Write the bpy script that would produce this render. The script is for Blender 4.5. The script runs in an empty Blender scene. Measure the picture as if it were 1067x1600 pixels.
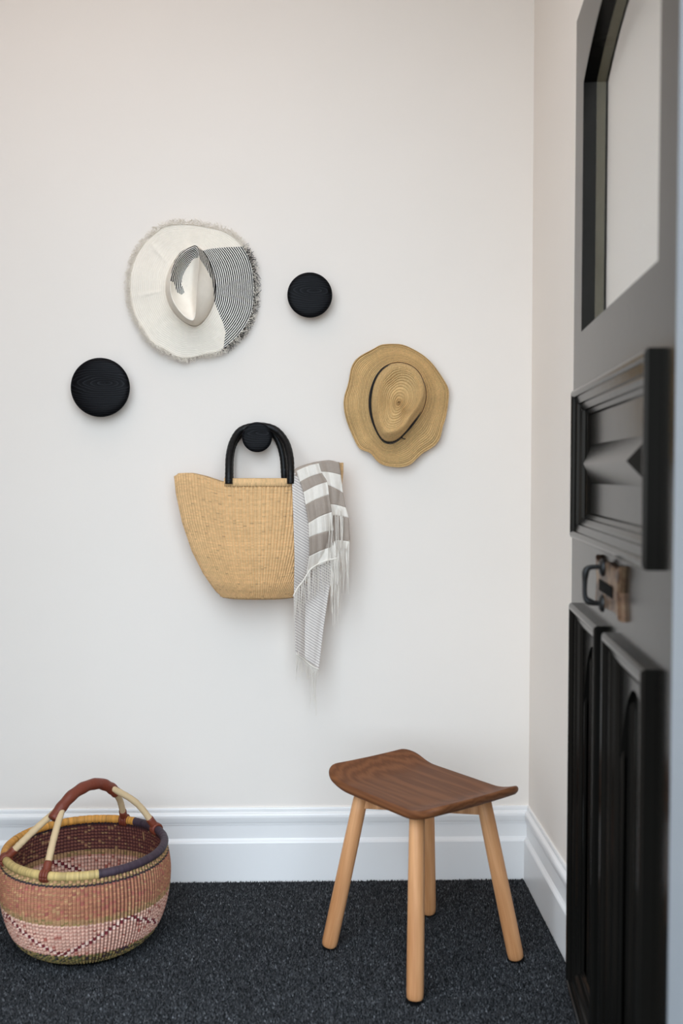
import bpy, bmesh, math, random
import numpy as np
from mathutils import Matrix, Vector

random.seed(7)
rng = np.random.default_rng(7)
S = bpy.context.scene
COL = S.collection

# ------------------------------------------------------------------ camera, world, lights, exposure
F_PX, CAM_H, DIST = 1600 * 35 / 36, 1.19, 2.88
YAW, PITCH = math.radians(1.34), math.radians(2.2)
cam_data = bpy.data.cameras.new('camera')
cam_data.lens = 35
cam_data.sensor_fit = 'VERTICAL'
cam_data.sensor_height = 36
cam_data.sensor_width = 24
cam_data.clip_start = 0.01
cam_data.dof.use_dof = True
cam_data.dof.focus_distance = 2.84
cam_data.dof.aperture_fstop = 2.6
cam = bpy.data.objects.new('camera', cam_data)
cam.location = (0, -DIST, CAM_H)
cam.rotation_euler = (math.pi / 2 - PITCH, 0, -YAW)
COL.objects.link(cam)
S.camera = cam

world = bpy.data.worlds.new('overcast_sky')
S.world = world
world.use_nodes = True
bg = world.node_tree.nodes['Background']
bg.inputs[0].default_value = (0.75, 0.875, 1.0, 1)
bg.inputs[1].default_value = 4.6


def area_light(name, loc, rot, sx, sy, power, color, portal=False):
    d = bpy.data.lights.new(name, 'AREA')
    d.shape = 'RECTANGLE'
    d.size, d.size_y = sx, sy
    d.energy = power
    d.color = color
    o = bpy.data.objects.new(name, d)
    o.location, o.rotation_euler = loc, rot
    COL.objects.link(o)
    if portal:
        d.cycles.is_portal = True
    return o


R = math.radians
area_light('doorway_portal', (-0.35, -1.70, 1.42), (R(90), 0, 0), 1.6, 2.86, 1, (1, 1, 1), portal=True)
area_light('hall_ceiling_lamp', (-0.7, -0.95, 2.90), (0, 0, 0), 1.4, 0.9, 5.8, (1.0, 0.81, 0.73))

S.view_settings.view_transform = 'Standard'
S.view_settings.look = 'None'
S.view_settings.gamma = 1
S.view_settings.use_curve_mapping = False
S.view_settings.exposure = 0.0
S.cycles.use_denoising = True
S.cycles.max_bounces = 10
S.cycles.diffuse_bounces = 6

# ------------------------------------------------------------------ helpers
_fw = np.array([math.sin(YAW) * math.cos(PITCH), math.cos(YAW) * math.cos(PITCH), -math.sin(PITCH)])
_rt = np.array([math.cos(YAW), -math.sin(YAW), 0.0])
_up = np.cross(_rt, _fw)
_C = np.array([0.0, -DIST, CAM_H])


def at(px, py, y):
    """Points of the photograph at a known distance: world position on the plane y."""
    px, py, y = np.broadcast_arrays(np.asarray(px, float), np.asarray(py, float), np.asarray(y, float))
    d = _fw * F_PX + _rt * (px[..., None] - 533.5) + _up * (800 - py[..., None])
    t = (y - _C[1]) / d[..., 1]
    return _C + d * t[..., None]


def srgb(r, g, b):
    f = lambda c: (c / 255 / 12.92) if c / 255 <= 0.04045 else ((c / 255 + 0.055) / 1.055) ** 2.4
    return (f(r), f(g), f(b), 1.0)


def tag(o, label=None, cat=None, group=None, kind=None):
    if label:
        o['label'] = label
    if cat:
        o['category'] = cat
    if group:
        o['group'] = group
    if kind:
        o['kind'] = kind
    return o


def empty(name, loc, rz=0.0):
    o = bpy.data.objects.new(name, None)
    o.location = loc
    o.rotation_euler = (0, 0, rz)
    o.empty_display_size = 0.05
    COL.objects.link(o)
    return o


def mesh_obj(name, verts, faces, mat, parent=None, origin=None, smooth=True, uv=None, col=None, kind=None):
    """verts in world space (or in the parent's space when origin is (0,0,0)); faces: list or (n,k) array."""
    v = np.asarray(verts, float).reshape(-1, 3)
    if origin is None:
        origin = np.array(parent.location) if parent else np.zeros(3)
    v = v - np.asarray(origin, float)
    me = bpy.data.meshes.new(name)
    if isinstance(faces, np.ndarray):
        n, k = faces.shape
        me.vertices.add(len(v))
        me.vertices.foreach_set('co', v.astype(np.float32).ravel())
        me.loops.add(n * k)
        me.loops.foreach_set('vertex_index', faces.astype(np.int32).ravel())
        me.polygons.add(n)
        me.polygons.foreach_set('loop_start', np.arange(0, n * k, k, dtype=np.int32))
        me.update(calc_edges=True)
    else:
        me.from_pydata([tuple(p) for p in v], [], [tuple(f) for f in faces])
        me.update()
    if smooth:
        me.polygons.foreach_set('use_smooth', np.ones(len(me.polygons), bool))
    if uv is not None:
        li = np.zeros(len(me.loops), np.int32)
        me.loops.foreach_get('vertex_index', li)
        lay = me.uv_layers.new(name='UVMap')
        lay.uv.foreach_set('vector', np.asarray(uv, np.float32)[li].ravel())
    if col is not None:
        a = me.color_attributes.new('Col', 'FLOAT_COLOR', 'POINT') if len(col) == len(v) else me.attributes.new('Col', 'FLOAT_COLOR', 'FACE')
        c = np.ones((len(col), 4), np.float32)
        c[:, :3] = np.asarray(col)[:, :3]
        a.data.foreach_set('color', c.ravel())
    me.materials.append(mat)
    me.validate()
    o = bpy.data.objects.new(name, me)
    COL.objects.link(o)
    if parent:
        o.parent = parent
    else:
        o.location = origin
    if kind:
        o['kind'] = kind
    return o


def grid_faces(nr, nc, wrap=False):
    r = np.arange(nr - 1)[:, None]
    c = np.arange(nc if wrap else nc - 1)[None, :]
    c2 = (c + 1) % nc
    a = r * nc + c
    b = r * nc + c2
    d = (r + 1) * nc + c
    e = (r + 1) * nc + c2
    return np.stack([a, b, e, d], -1).reshape(-1, 4)


def box_data(x0, x1, y0, y1, z0, z1):
    v = [(x, y, z) for x in (x0, x1) for y in (y0, y1) for z in (z0, z1)]
    f = [(0, 1, 3, 2), (4, 6, 7, 5), (0, 4, 5, 1), (2, 3, 7, 6), (0, 2, 6, 4), (1, 5, 7, 3)]
    return v, f


def box(name, x0, x1, y0, y1, z0, z1, mat, parent=None, origin=None, bevel=0.0):
    v, f = box_data(x0, x1, y0, y1, z0, z1)
    o = mesh_obj(name, v, f, mat, parent, origin, smooth=False)
    if bevel:
        m = o.modifiers.new('bevel', 'BEVEL')
        m.width = bevel
        m.segments = 2
    return o


def smooth_path(pts, n):
    """Catmull-Rom through pts, n samples."""
    p = np.asarray(pts, float)
    p = np.vstack([2 * p[0] - p[1], p, 2 * p[-1] - p[-2]])
    k = len(p) - 3
    t = np.linspace(0, k, n)
    i = np.minimum(t.astype(int), k - 1)
    u = (t - i)[:, None]
    a, b, c, d = p[i], p[i + 1], p[i + 2], p[i + 3]
    return 0.5 * (2 * b + (c - a) * u + (2 * a - 5 * b + 4 * c - d) * u ** 2 + (3 * b - a - 3 * c + d) * u ** 3)


def tube_data(path, rad, seg=10, caps=True, flat=1.0):
    p = np.asarray(path, float)
    n = len(p)
    rad = np.broadcast_to(np.asarray(rad, float), (n,)).copy()
    tan = np.gradient(p, axis=0)
    tan /= np.linalg.norm(tan, axis=1)[:, None] + 1e-12
    ref = np.array([0, 0, 1.0]) if abs(tan[0][2]) < 0.8 else np.array([0, 1.0, 0])
    nrm = np.cross(tan[0], ref)
    nrm /= np.linalg.norm(nrm)
    rings = []
    for i in range(n):
        nrm = nrm - tan[i] * (nrm @ tan[i])
        nrm /= np.linalg.norm(nrm)
        bi = np.cross(tan[i], nrm)
        a = np.linspace(0, 2 * math.pi, seg, endpoint=False)
        rings.append(p[i] + rad[i] * (np.cos(a)[:, None] * nrm + flat * np.sin(a)[:, None] * bi))
    v = np.vstack(rings)
    f = [tuple(q) for q in grid_faces(n, seg, True)]
    if caps:
        f.append(tuple(range(seg))[::-1])
        f.append(tuple(range((n - 1) * seg, n * seg)))
    return v, f


def tube(name, path, rad, mat, parent=None, origin=None, seg=10, flat=1.0):
    v, f = tube_data(path, rad, seg, True, flat)
    return mesh_obj(name, v, f, mat, parent, origin)


def join(parts):
    V, Fc, n = [], [], 0
    for v, f in parts:
        V.append(np.asarray(v, float))
        Fc += [tuple(int(i) + n for i in q) for q in f]
        n += len(v)
    return np.vstack(V), Fc


def lathe(name, prof, centre, axis, mat, parent, seg=64):
    """prof: (radius, distance along axis) list; axis 'y' runs towards the viewer (-y), 'z' upwards."""
    a = np.linspace(0, 2 * math.pi, seg, endpoint=False)
    rows = []
    for r, h in prof:
        if axis == 'y':
            rows.append(np.stack([centre[0] + r * np.cos(a), np.full(seg, centre[1] - h), centre[2] + r * np.sin(a)], -1))
        else:
            rows.append(np.stack([centre[0] + r * np.cos(a), centre[1] + r * np.sin(a), np.full(seg, centre[2] + h)], -1))
    f = [tuple(q) for q in grid_faces(len(prof), seg, True)]
    return mesh_obj(name, np.vstack(rows), f, mat, parent)


def strands(list_of_paths, rad, seg=3):
    """Many thin threads in one mesh; every path has the same number of points."""
    P = np.asarray(list_of_paths, float)
    m, n, _ = P.shape
    tan = np.gradient(P, axis=1)
    tan /= np.linalg.norm(tan, axis=2)[..., None] + 1e-12
    ref = np.array([0.12, 1.0, 0.07])
    n1 = np.cross(tan, ref)
    n1 /= np.linalg.norm(n1, axis=2)[..., None] + 1e-12
    n2 = np.cross(tan, n1)
    a = np.linspace(0, 2 * math.pi, seg, endpoint=False)
    rr = np.broadcast_to(np.asarray(rad, float), (m,))[:, None, None, None] * np.linspace(1, 0.6, n)[None, :, None, None]
    V = P[:, :, None, :] + rr * (np.cos(a)[None, None, :, None] * n1[:, :, None, :] + np.sin(a)[None, None, :, None] * n2[:, :, None, :])
    base = grid_faces(n, seg, True)
    Fc = (base[None] + (np.arange(m) * n * seg)[:, None, None]).reshape(-1, 4)
    return V.reshape(-1, 3), Fc


# ------------------------------------------------------------------ materials
def new_mat(name):
    m = bpy.data.materials.new(name)
    m.use_nodes = True
    nt = m.node_tree
    b = nt.nodes['Principled BSDF']
    return m, nt, b


def N(nt, typ, **kw):
    n = nt.nodes.new(typ)
    for k, v in kw.items():
        setattr(n, k, v)
    return n


def ramp(nt, fac, stops, interp='LINEAR'):
    r = N(nt, 'ShaderNodeValToRGB')
    r.color_ramp.interpolation = interp
    el = r.color_ramp.elements
    while len(el) < len(stops):
        el.new(0.5)
    for e, (p, c) in zip(el, stops):
        e.position, e.color = p, c
    nt.links.new(fac, r.inputs[0])
    return r.outputs[0]


def noise(nt, scale, detail=3, vec=None, rough=0.55):
    n = N(nt, 'ShaderNodeTexNoise')
    n.inputs['Scale'].default_value = scale
    n.inputs['Detail'].default_value = detail
    n.inputs['Roughness'].default_value = rough
    if vec is not None:
        nt.links.new(vec, n.inputs['Vector'])
    return n


def mapping(nt, src, scale=(1, 1, 1), rot=(0, 0, 0)):
    m = N(nt, 'ShaderNodeMapping')
    m.inputs['Scale'].default_value = scale
    m.inputs['Rotation'].default_value = rot
    nt.links.new(src, m.inputs['Vector'])
    return m.outputs[0]


def bump(nt, b, height, strength, dist):
    n = N(nt, 'ShaderNodeBump')
    n.inputs['Strength'].default_value = strength
    n.inputs['Distance'].default_value = dist
    nt.links.new(height, n.inputs['Height'])
    nt.links.new(n.outputs[0], b.inputs['Normal'])


def paint(name, c, rough=0.5, bump_scale=140, bump_s=0.08, spec=0.5, var=0.02):
    m, nt, b = new_mat(name)
    tc = N(nt, 'ShaderNodeTexCoord')
    n = noise(nt, 1.7, 3, tc.outputs['Object'])
    c2 = tuple(min(1, x * (1 - var)) for x in c[:3]) + (1,)
    nt.links.new(ramp(nt, n.outputs['Fac'], [(0.35, c2), (0.65, c)]), b.inputs['Base Color'])
    n2 = noise(nt, bump_scale, 3, tc.outputs['Object'])
    bump(nt, b, n2.outputs['Fac'], bump_s, 0.002)
    b.inputs['Roughness'].default_value = rough
    b.inputs['Specular IOR Level'].default_value = spec
    return m


def wood(name, dark, light, axis='z', scale=1.0, rough=0.45, ring=24, bump_s=0.15, spec=0.3):
    m, nt, b = new_mat(name)
    tc = N(nt, 'ShaderNodeTexCoord')
    st = {'x': (0.10, 1, 1), 'y': (1, 0.10, 1), 'z': (1, 1, 0.10)}[axis]
    v = mapping(nt, tc.outputs['Object'], tuple(s * scale for s in st))
    n1 = noise(nt, 14, 3, v)
    w = N(nt, 'ShaderNodeTexWave', wave_type='RINGS', rings_direction={'x': 'X', 'y': 'Y', 'z': 'Z'}[axis])
    w.inputs['Scale'].default_value = ring
    w.inputs['Distortion'].default_value = 7
    w.inputs['Detail'].default_value = 3
    w.inputs['Detail Scale'].default_value = 1.2
    nt.links.new(v, w.inputs['Vector'])
    fine = noise(nt, 260, 2, mapping(nt, tc.outputs['Object'], tuple(s * scale for s in {'x': (0.04, 1, 1), 'y': (1, 0.04, 1), 'z': (1, 1, 0.04)}[axis])))
    mx = N(nt, 'ShaderNodeMix')
    mx.inputs[0].default_value = 0.45
    nt.links.new(w.outputs['Fac'], mx.inputs[2])
    nt.links.new(n1.outputs['Fac'], mx.inputs[3])
    mx2 = N(nt, 'ShaderNodeMix')
    mx2.inputs[0].default_value = 0.35
    nt.links.new(mx.outputs[0], mx2.inputs[2])
    nt.links.new(fine.outputs['Fac'], mx2.inputs[3])
    nt.links.new(ramp(nt, mx2.outputs[0], [(0.25, dark), (0.72, light)]), b.inputs['Base Color'])
    bump(nt, b, mx2.outputs[0], bump_s, 0.001)
    b.inputs['Roughness'].default_value = rough
    b.inputs['Specular IOR Level'].default_value = spec
    return m


def cloth(name, c, scale=900, rough=0.9, bump_s=0.3, var=0.08):
    m, nt, b = new_mat(name)
    tc = N(nt, 'ShaderNodeTexCoord')
    n = noise(nt, 60, 3, tc.outputs['Object'])
    lo = tuple(x * (1 - var) for x in c[:3]) + (1,)
    nt.links.new(ramp(nt, n.outputs['Fac'], [(0.3, lo), (0.7, c)]), b.inputs['Base Color'])
    n2 = noise(nt, scale, 2, tc.outputs['Object'])
    bump(nt, b, n2.outputs['Fac'], bump_s, 0.001)
    b.inputs['Roughness'].default_value = rough
    b.inputs['Specular IOR Level'].default_value = 0.2
    b.inputs['Sheen Weight'].default_value = 0.1
    return m


def attr_mat(name, rough=0.75, spec=0.3, noise_amt=0.12):
    m, nt, b = new_mat(name)
    a = N(nt, 'ShaderNodeAttribute', attribute_name='Col')
    tc = N(nt, 'ShaderNodeTexCoord')
    n = noise(nt, 420, 2, tc.outputs['Object'])
    mx = N(nt, 'ShaderNodeMix', data_type='RGBA', blend_type='MULTIPLY')
    mx.inputs[0].default_value = 1.0
    nt.links.new(a.outputs['Color'], mx.inputs[6])
    nt.links.new(ramp(nt, n.outputs['Fac'], [(0.3, (1 - noise_amt,) * 3 + (1,)), (0.7, (1, 1, 1, 1))]), mx.inputs[7])
    nt.links.new(mx.outputs[2], b.inputs['Base Color'])
    b.inputs['Roughness'].default_value = rough
    b.inputs['Specular IOR Level'].default_value = spec
    return m


def stripe_mat(name, c1, c2, n, duty=0.5, rough=0.85):
    """Bands along the V direction of the UV map, n of them."""
    m, nt, b = new_mat(name)
    tc = N(nt, 'ShaderNodeTexCoord')
    sx = N(nt, 'ShaderNodeSeparateXYZ')
    nt.links.new(tc.outputs['UV'], sx.inputs[0])
    ns = noise(nt, 90, 2, tc.outputs['Object'])
    ad = N(nt, 'ShaderNodeMath', operation='MULTIPLY_ADD')
    nt.links.new(ns.outputs['Fac'], ad.inputs[0])
    ad.inputs[1].default_value = 0.35 / n
    nt.links.new(sx.outputs['Y'], ad.inputs[2])
    mu = N(nt, 'ShaderNodeMath', operation='MULTIPLY')
    mu.inputs[1].default_value = n
    nt.links.new(ad.outputs[0], mu.inputs[0])
    fr = N(nt, 'ShaderNodeMath', operation='FRACT')
    nt.links.new(mu.outputs[0], fr.inputs[0])
    nt.links.new(ramp(nt, fr.outputs[0], [(0.0, c1), (duty - 0.06, c1), (duty + 0.06, c2), (0.95, c2), (1.0, c1)]), b.inputs['Base Color'])
    n2 = noise(nt, 700, 2, tc.outputs['Object'])
    bump(nt, b, n2.outputs['Fac'], 0.25, 0.001)
    b.inputs['Roughness'].default_value = rough
    b.inputs['Specular IOR Level'].default_value = 0.2
    return m


M_WALL = paint('wall_paint', (0.855, 0.783, 0.71, 1), 0.7, 160, 0.06, 0.3)
M_CEIL = paint('ceiling_paint', (0.85, 0.82, 0.78, 1), 0.8, 120, 0.05, 0.3)
M_TRIM = paint('skirting_gloss_paint', (0.87, 0.85, 0.83, 1), 0.32, 60, 0.03, 0.5)
M_JAMB = paint('jamb_paint', srgb(146, 150, 154), 0.45, 40, 0.1, 0.4, 0.08)
M_DOOR = paint('black_door_paint', srgb(20, 19, 17), 0.17, 35, 0.10, 0.12, 0.25)
M_DOOR.node_tree.nodes['Principled BSDF'].inputs['Specular Tint'].default_value = (1.0, 0.87, 0.74, 1)
M_PORCH = paint('porch_concrete', srgb(112, 102, 92), 0.9, 40, 0.2, 0.3, 0.15)
M_BLACKWOOD, _nt, _b = new_mat('black_stained_ash')
_tc = N(_nt, 'ShaderNodeTexCoord')
_v = mapping(_nt, _tc.outputs['Object'], (0.30, 1, 1.0), (0, R(14), 0))
_v.node.inputs['Location'].default_value = (-0.007, 0, -0.010)
_w = N(_nt, 'ShaderNodeTexWave', wave_type='RINGS', rings_direction='Y', wave_profile='SAW')
_w.inputs['Scale'].default_value = 55
_w.inputs['Distortion'].default_value = 5.5
_w.inputs['Detail'].default_value = 2
_w.inputs['Detail Scale'].default_value = 0.9
_nt.links.new(_v, _w.inputs['Vector'])
_nt.links.new(ramp(_nt, _w.outputs['Fac'], [(0.0, srgb(4, 4, 5)), (0.6, srgb(12, 12, 14)), (1.0, srgb(34, 34, 37))]), _b.inputs['Base Color'])
bump(_nt, _b, _w.outputs['Fac'], 0.5, 0.0008)
_b.inputs['Roughness'].default_value = 0.38
_b.inputs['Specular IOR Level'].default_value = 0.07
M_SEAT = wood('brown_oiled_oak', srgb(100, 60, 36), srgb(126, 80, 50), 'x', 1.0, 0.5, 26, 0.15, 0.16)
M_OAK = wood('pale_oak', srgb(176, 119, 74), srgb(216, 160, 112), 'z', 1.0, 0.5, 12, 0.12)
M_LEATHER_BLACK = paint('black_leather', srgb(12, 12, 13), 0.42, 180, 0.5, 0.25, 0.3)
M_STRAW = attr_mat('woven_straw', 0.7, 0.3)
M_BASKET = attr_mat('dyed_elephant_grass', 0.6, 0.35)
M_LEATHER = paint('red_brown_leather', srgb(126, 58, 38), 0.5, 150, 0.5, 0.4, 0.4)
M_STICK = paint('natural_grass_wrap', srgb(210, 182, 142), 0.65, 90, 0.5, 0.3, 0.18)
M_CREAM = cloth('cream_hat_cloth', srgb(242, 232, 217), 800, 0.9, 0.3, 0.05)
M_STRIPE = stripe_mat('black_cream_stripe', srgb(36, 34, 33), srgb(236, 231, 222), 19, 0.52)
M_STRIPE_C = stripe_mat('black_cream_crown_stripe', srgb(30, 28, 27), srgb(236, 231, 222), 1, 0.55)
M_FRINGE_D = cloth('dark_fringe', srgb(30, 28, 28), 800, 0.9, 0.2, 0.2)
M_BAND = cloth('dark_hat_band', srgb(34, 30, 28), 600, 0.8, 0.3, 0.2)
M_WHITE_CLOTH = cloth('white_gauze', srgb(238, 229, 217), 900, 0.9, 0.4, 0.06)
M_TAUPE_CLOTH = cloth('taupe_gauze', srgb(172, 157, 144), 900, 0.9, 0.4, 0.1)
M_PIT = paint('dark_gap', srgb(10, 10, 10), 0.8, 140, 0.08, 0.05)

# brass / rusty metal
M_BRASS, _nt, _b = new_mat('aged_brass')
_tc = N(_nt, 'ShaderNodeTexCoord')
_n = noise(_nt, 45, 4, _tc.outputs['Object'])
_nt.links.new(ramp(_nt, _n.outputs['Fac'], [(0.35, srgb(52, 40, 33)), (0.5, srgb(112, 84, 64)), (0.68, srgb(140, 118, 92))]), _b.inputs['Base Color'])
_b.inputs['Metallic'].default_value = 0.7
_b.inputs['Roughness'].default_value = 0.45

M_REVEAL = paint('tan_reveal', srgb(204, 192, 166), 0.5)
M_IRON = paint('dark_iron', srgb(30, 29, 28), 0.35, 60, 0.3, 0.25, 0.3)

M_GLASS, _nt, _b = new_mat('clear_glass')
_b.inputs['Base Color'].default_value = (0.97, 0.98, 0.97, 1)
_b.inputs['Roughness'].default_value = 0.0
_b.inputs['Transmission Weight'].default_value = 1.0
_b.inputs['IOR'].default_value = 1.45

# twill of the scarf: fine slanted lines
M_TWILL, _nt, _b = new_mat('grey_white_twill')
_tc = N(_nt, 'ShaderNodeTexCoord')
_v = mapping(_nt, _tc.outputs['UV'], (1, 1, 1))
_w = N(_nt, 'ShaderNodeTexWave', wave_type='BANDS', bands_direction='DIAGONAL', wave_profile='SIN')
_w.inputs['Scale'].default_value = 1.0
_w.inputs['Distortion'].default_value = 0.6
_w.inputs['Detail'].default_value = 1
_nt.links.new(_v, _w.inputs['Vector'])
_nt.links.new(ramp(_nt, _w.outputs['Fac'], [(0.25, srgb(186, 175, 168)), (0.75, srgb(228, 220, 212))]), _b.inputs['Base Color'])
bump(_nt, _b, _w.outputs['Fac'], 0.3, 0.001)
_b.inputs['Roughness'].default_value = 0.9
_b.inputs['Specular IOR Level'].default_value = 0.2

# carpet
M_CARPET = attr_mat('charcoal_carpet_pile', 0.95, 0.08, 0.3)
M_CARPET_BACK = paint('charcoal_carpet_back', srgb(24, 25, 27), 0.95, 400, 0.6, 0.1, 0.3)

# ------------------------------------------------------------------ the room
XR = 0.618        # right wall surface
YF0, YF1 = -1.762, -1.620   # front wall: outer and inner surface
CEIL = 2.95
XL = -3.4
XJ = 0.4535       # door jamb surface
LEFT_J = -1.15
TOP_J = 2.85


def struct(o, label):
    return tag(o, label, None, None, 'structure')


struct(box('floor', XL - 0.1, XR + 0.1, YF0, 0.1, -0.08, 0.0, M_CARPET_BACK), 'dark charcoal carpeted floor of the entry')
struct(box('ceiling', XL - 0.1, XR + 0.1, YF0, 0.1, CEIL, CEIL + 0.1, M_CEIL), 'white ceiling above the entry')
struct(box('wall_back', XL - 0.1, XR + 0.1, 0.0, 0.1, 0.0, CEIL, M_WALL), 'plain white wall behind the hats and the stool')
struct(box('wall_right', XR, XR + 0.1, YF1, 0.0, 0.0, CEIL, M_WALL), 'white side wall behind the open black door')
struct(box('wall_left', XL - 0.1, XL, YF0, 0.0, 0.0, CEIL, M_WALL), 'far end wall of the hall outside the view')
v1, f1 = box_data(XL, LEFT_J, YF0, YF1, 0, CEIL)
v2, f2 = box_data(XJ + 0.03, XR + 0.1, YF0, YF1, 0, CEIL)
v3, f3 = box_data(LEFT_J, XJ + 0.03, YF0, YF1, TOP_J, CEIL)
vv, ff = join([(v1, f1), (v2, f2), (v3, f3)])
struct(mesh_obj('wall_front', vv, ff, M_WALL, smooth=False), 'front wall around the entrance opening')
struct(box('porch_floor', -12, 12, -16, YF0, -0.14, -0.06, M_PORCH), 'pale concrete porch outside the entrance')

# door jamb (trim) with a rebate and a stop bead
jamb = empty('trim_1', (XJ + 0.015, -1.70, 0.0))
struct(jamb, 'pale grey painted door jamb at the edge of the picture')
box('jamb_board', XJ, XJ + 0.03, YF0 - 0.01, YF1 + 0.002, 0, TOP_J, M_JAMB, jamb, bevel=0.003)
box('architrave', XJ + 0.018, XJ + 0.11, YF0 - 0.028, YF0, 0, TOP_J + 0.09, M_JAMB, jamb, bevel=0.006)

# skirting boards
SK = [(0.0, 0.216), (0.005, 0.216), (0.0065, 0.2125), (0.0065, 0.2065), (0.005, 0.204), (0.008, 0.2015), (0.0125, 0.1995), (0.0145, 0.196),
      (0.015, 0.190), (0.014, 0.184), (0.0125, 0.177), (0.0105, 0.171), (0.0105, 0.1685), (0.0075, 0.1675), (0.0075, 0.127),
      (0.0105, 0.1225), (0.0145, 0.119), (0.0165, 0.115), (0.0165, 0.0), (0.0, 0.0)]
va, vb = [], []
for d, z in SK:
    va += [(XL, -d, z), (XR - d, -d, z)]
    vb += [(XR - d, -d, z), (XR - d, YF1, z)]
fs = []
n = len(SK)
for i in range(n):
    j = (i + 1) % n
    fs.append((2 * i, 2 * i + 1, 2 * j + 1, 2 * j))
struct(mesh_obj('baseboard_back', va, fs, M_TRIM, smooth=False), 'white moulded skirting board along the back wall')
struct(mesh_obj('baseboard_right', vb, [q[::-1] for q in fs], M_TRIM, smooth=False), 'white moulded skirting board along the side wall')

# carpet pile: small leaning tufts
def carpet():
    xs = np.arange(-1.15, XR - 0.02, 0.0042)
    ys = np.arange(-1.02, -0.0195, 0.0042)
    X, Y = np.meshgrid(xs, ys)
    X, Y = X.ravel(), Y.ravel()
    keep = np.hypot(X + 0.590, Y + 0.372) > 0.135
    for fx, fy in ((0.217, -0.685), (0.297, -0.240), (0.026, -0.424), (0.483, -0.500)):
        keep &= np.hypot(X - fx, Y - fy) > 0.021
    X, Y = X[keep], Y[keep]
    m = X.size
    X = X.ravel() + rng.normal(0, 0.0012, m)
    Y = np.minimum(Y.ravel() + rng.normal(0, 0.0012, m), -0.0185)
    h = rng.uniform(0.0035, 0.0075, m)
    r = rng.uniform(0.0018, 0.0030, m)
    a0 = rng.uniform(0, 2 * math.pi, m)
    ax, ay = X + rng.normal(0, 0.0016, m), np.minimum(Y + rng.normal(0, 0.0016, m), -0.0175)
    V = np.zeros((m, 5, 3))
    for k in range(4):
        a = a0 + k * math.pi / 2
        V[:, k, 0] = X + r * np.cos(a)
        V[:, k, 1] = np.minimum(Y + r * np.sin(a), -0.0170)
        V[:, k, 2] = 0.0002
    V[:, 4] = np.stack([ax, ay, h], -1)
    base = np.array([[0, 1, 4], [1, 2, 4], [2, 3, 4], [3, 0, 4]])
    Fc = (base[None] + (np.arange(m) * 5)[:, None, None]).reshape(-1, 3)
    g = rng.lognormal(0, 0.5, m) * 0.050
    g[rng.random(m) < 0.0015] = 0.25
    c = np.stack([g * 0.97, g * 1.0, g * 1.06], -1)
    c = np.repeat(c, 4, axis=0)
    o = mesh_obj('carpet_pile', V.reshape(-1, 3), Fc, M_CARPET, smooth=False, col=c)
    tag(o, 'short charcoal grey carpet pile with pale flecks', 'carpet', None, 'stuff')


carpet()

# ------------------------------------------------------------------ the door (local frame: x along the width from the hinge, -y out of the visible face)
DH = np.array([0.468, -1.58])
DF = np.array([0.570, -0.66])
DW = float(np.linalg.norm(DF - DH))
ang = math.atan2(DF[1] - DH[1], DF[0] - DH[0])
# local x = hinge -> free edge; local +y = visible face normal (towards -x of the room)
door = empty('door_1', (DH[0], DH[1], 0.0), ang)
struct(door, 'tall black panelled front door standing open against the side wall')
DT = 0.048
ORI = (0, 0, 0)


def dbox(name, u0, u1, z0, z1, p0, p1, mat=M_DOOR, parent=None, bevel=0.0):
    """p is the distance proud of the visible face (negative: into the door)."""
    return box(name, u0, u1, p0, p1, z0, z1, mat, parent or door, ORI, bevel)


GL0, GL1 = 0.108, DW - 0.108
Z0, Z1 = 0.012, 2.185
dbox('stile', 0, GL0, Z0, Z1, -DT, 0)
dbox('stile', GL1, DW, Z0, Z1, -DT, 0)
dbox('bottom_rail', GL0, GL1, Z0, 0.105, -DT, 0)
dbox('lock_rail', GL0, GL1, 0.88, 1.085, -DT, 0)
dbox('middle_rail', GL0, GL1, 1.335, 1.491, -DT, 0)
dbox('muntin', DW / 2 - 0.05, DW / 2 + 0.05, 0.105, 0.88, -DT, 0)
# top rail with a segmental arch below it
SPR, APX = 2.012, 2.092
us = np.linspace(GL0, GL1, 25)
arc = APX - (APX - SPR) * ((us - (GL0 + GL1) / 2) / ((GL1 - GL0) / 2)) ** 2
vt, ft = [], []
for p in (0, -DT):
    for u, z in zip(us, arc):
        vt.append((u, p, z))
    for u in us:
        vt.append((u, p, Z1))
n = len(us)
for i in range(n - 1):
    ft += [(i, i + 1, n + i + 1, n + i), (2 * n + i + 1, 2 * n + i, 3 * n + i, 3 * n + i + 1),
           (i + 1, i, 2 * n + i, 2 * n + i + 1), (n + i, n + i + 1, 3 * n + i + 1, 3 * n + i)]
mesh_obj('arched_top_rail', vt, ft, M_DOOR, door, ORI, smooth=False)
dbox('glass_pane', GL0 - 0.008, GL1 + 0.008, 1.483, APX + 0.006, -0.0285, -0.0255, M_GLASS)

dbox('reveal_strip', GL1 - 0.004, GL1, 1.491, SPR, -DT, -0.030, M_REVEAL)  # lighter tan strip over the reveal behind the glass
v = [(u, p, z - d) for d, p in ((0, -0.030), (0.004, -0.030), (0.004, -DT), (0, -DT)) for u, z in zip(us, arc)]
mesh_obj('arched_reveal_strip', v, [tuple(q) for q in grid_faces(4, len(us))], M_REVEAL, door, ORI, smooth=False)

BOL = [(0, 0), (0, 0.015), (0.003, 0.0185), (0.007, 0.020), (0.012, 0.0195), (0.0155, 0.017), (0.016, 0.012), (0.030, 0.0095), (0.031, 0.005), (0.036, 0.005),
       (0.044, 0.001), (0.045, -0.005), (0.053, -0.008), (0.056, -0.012)]


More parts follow.
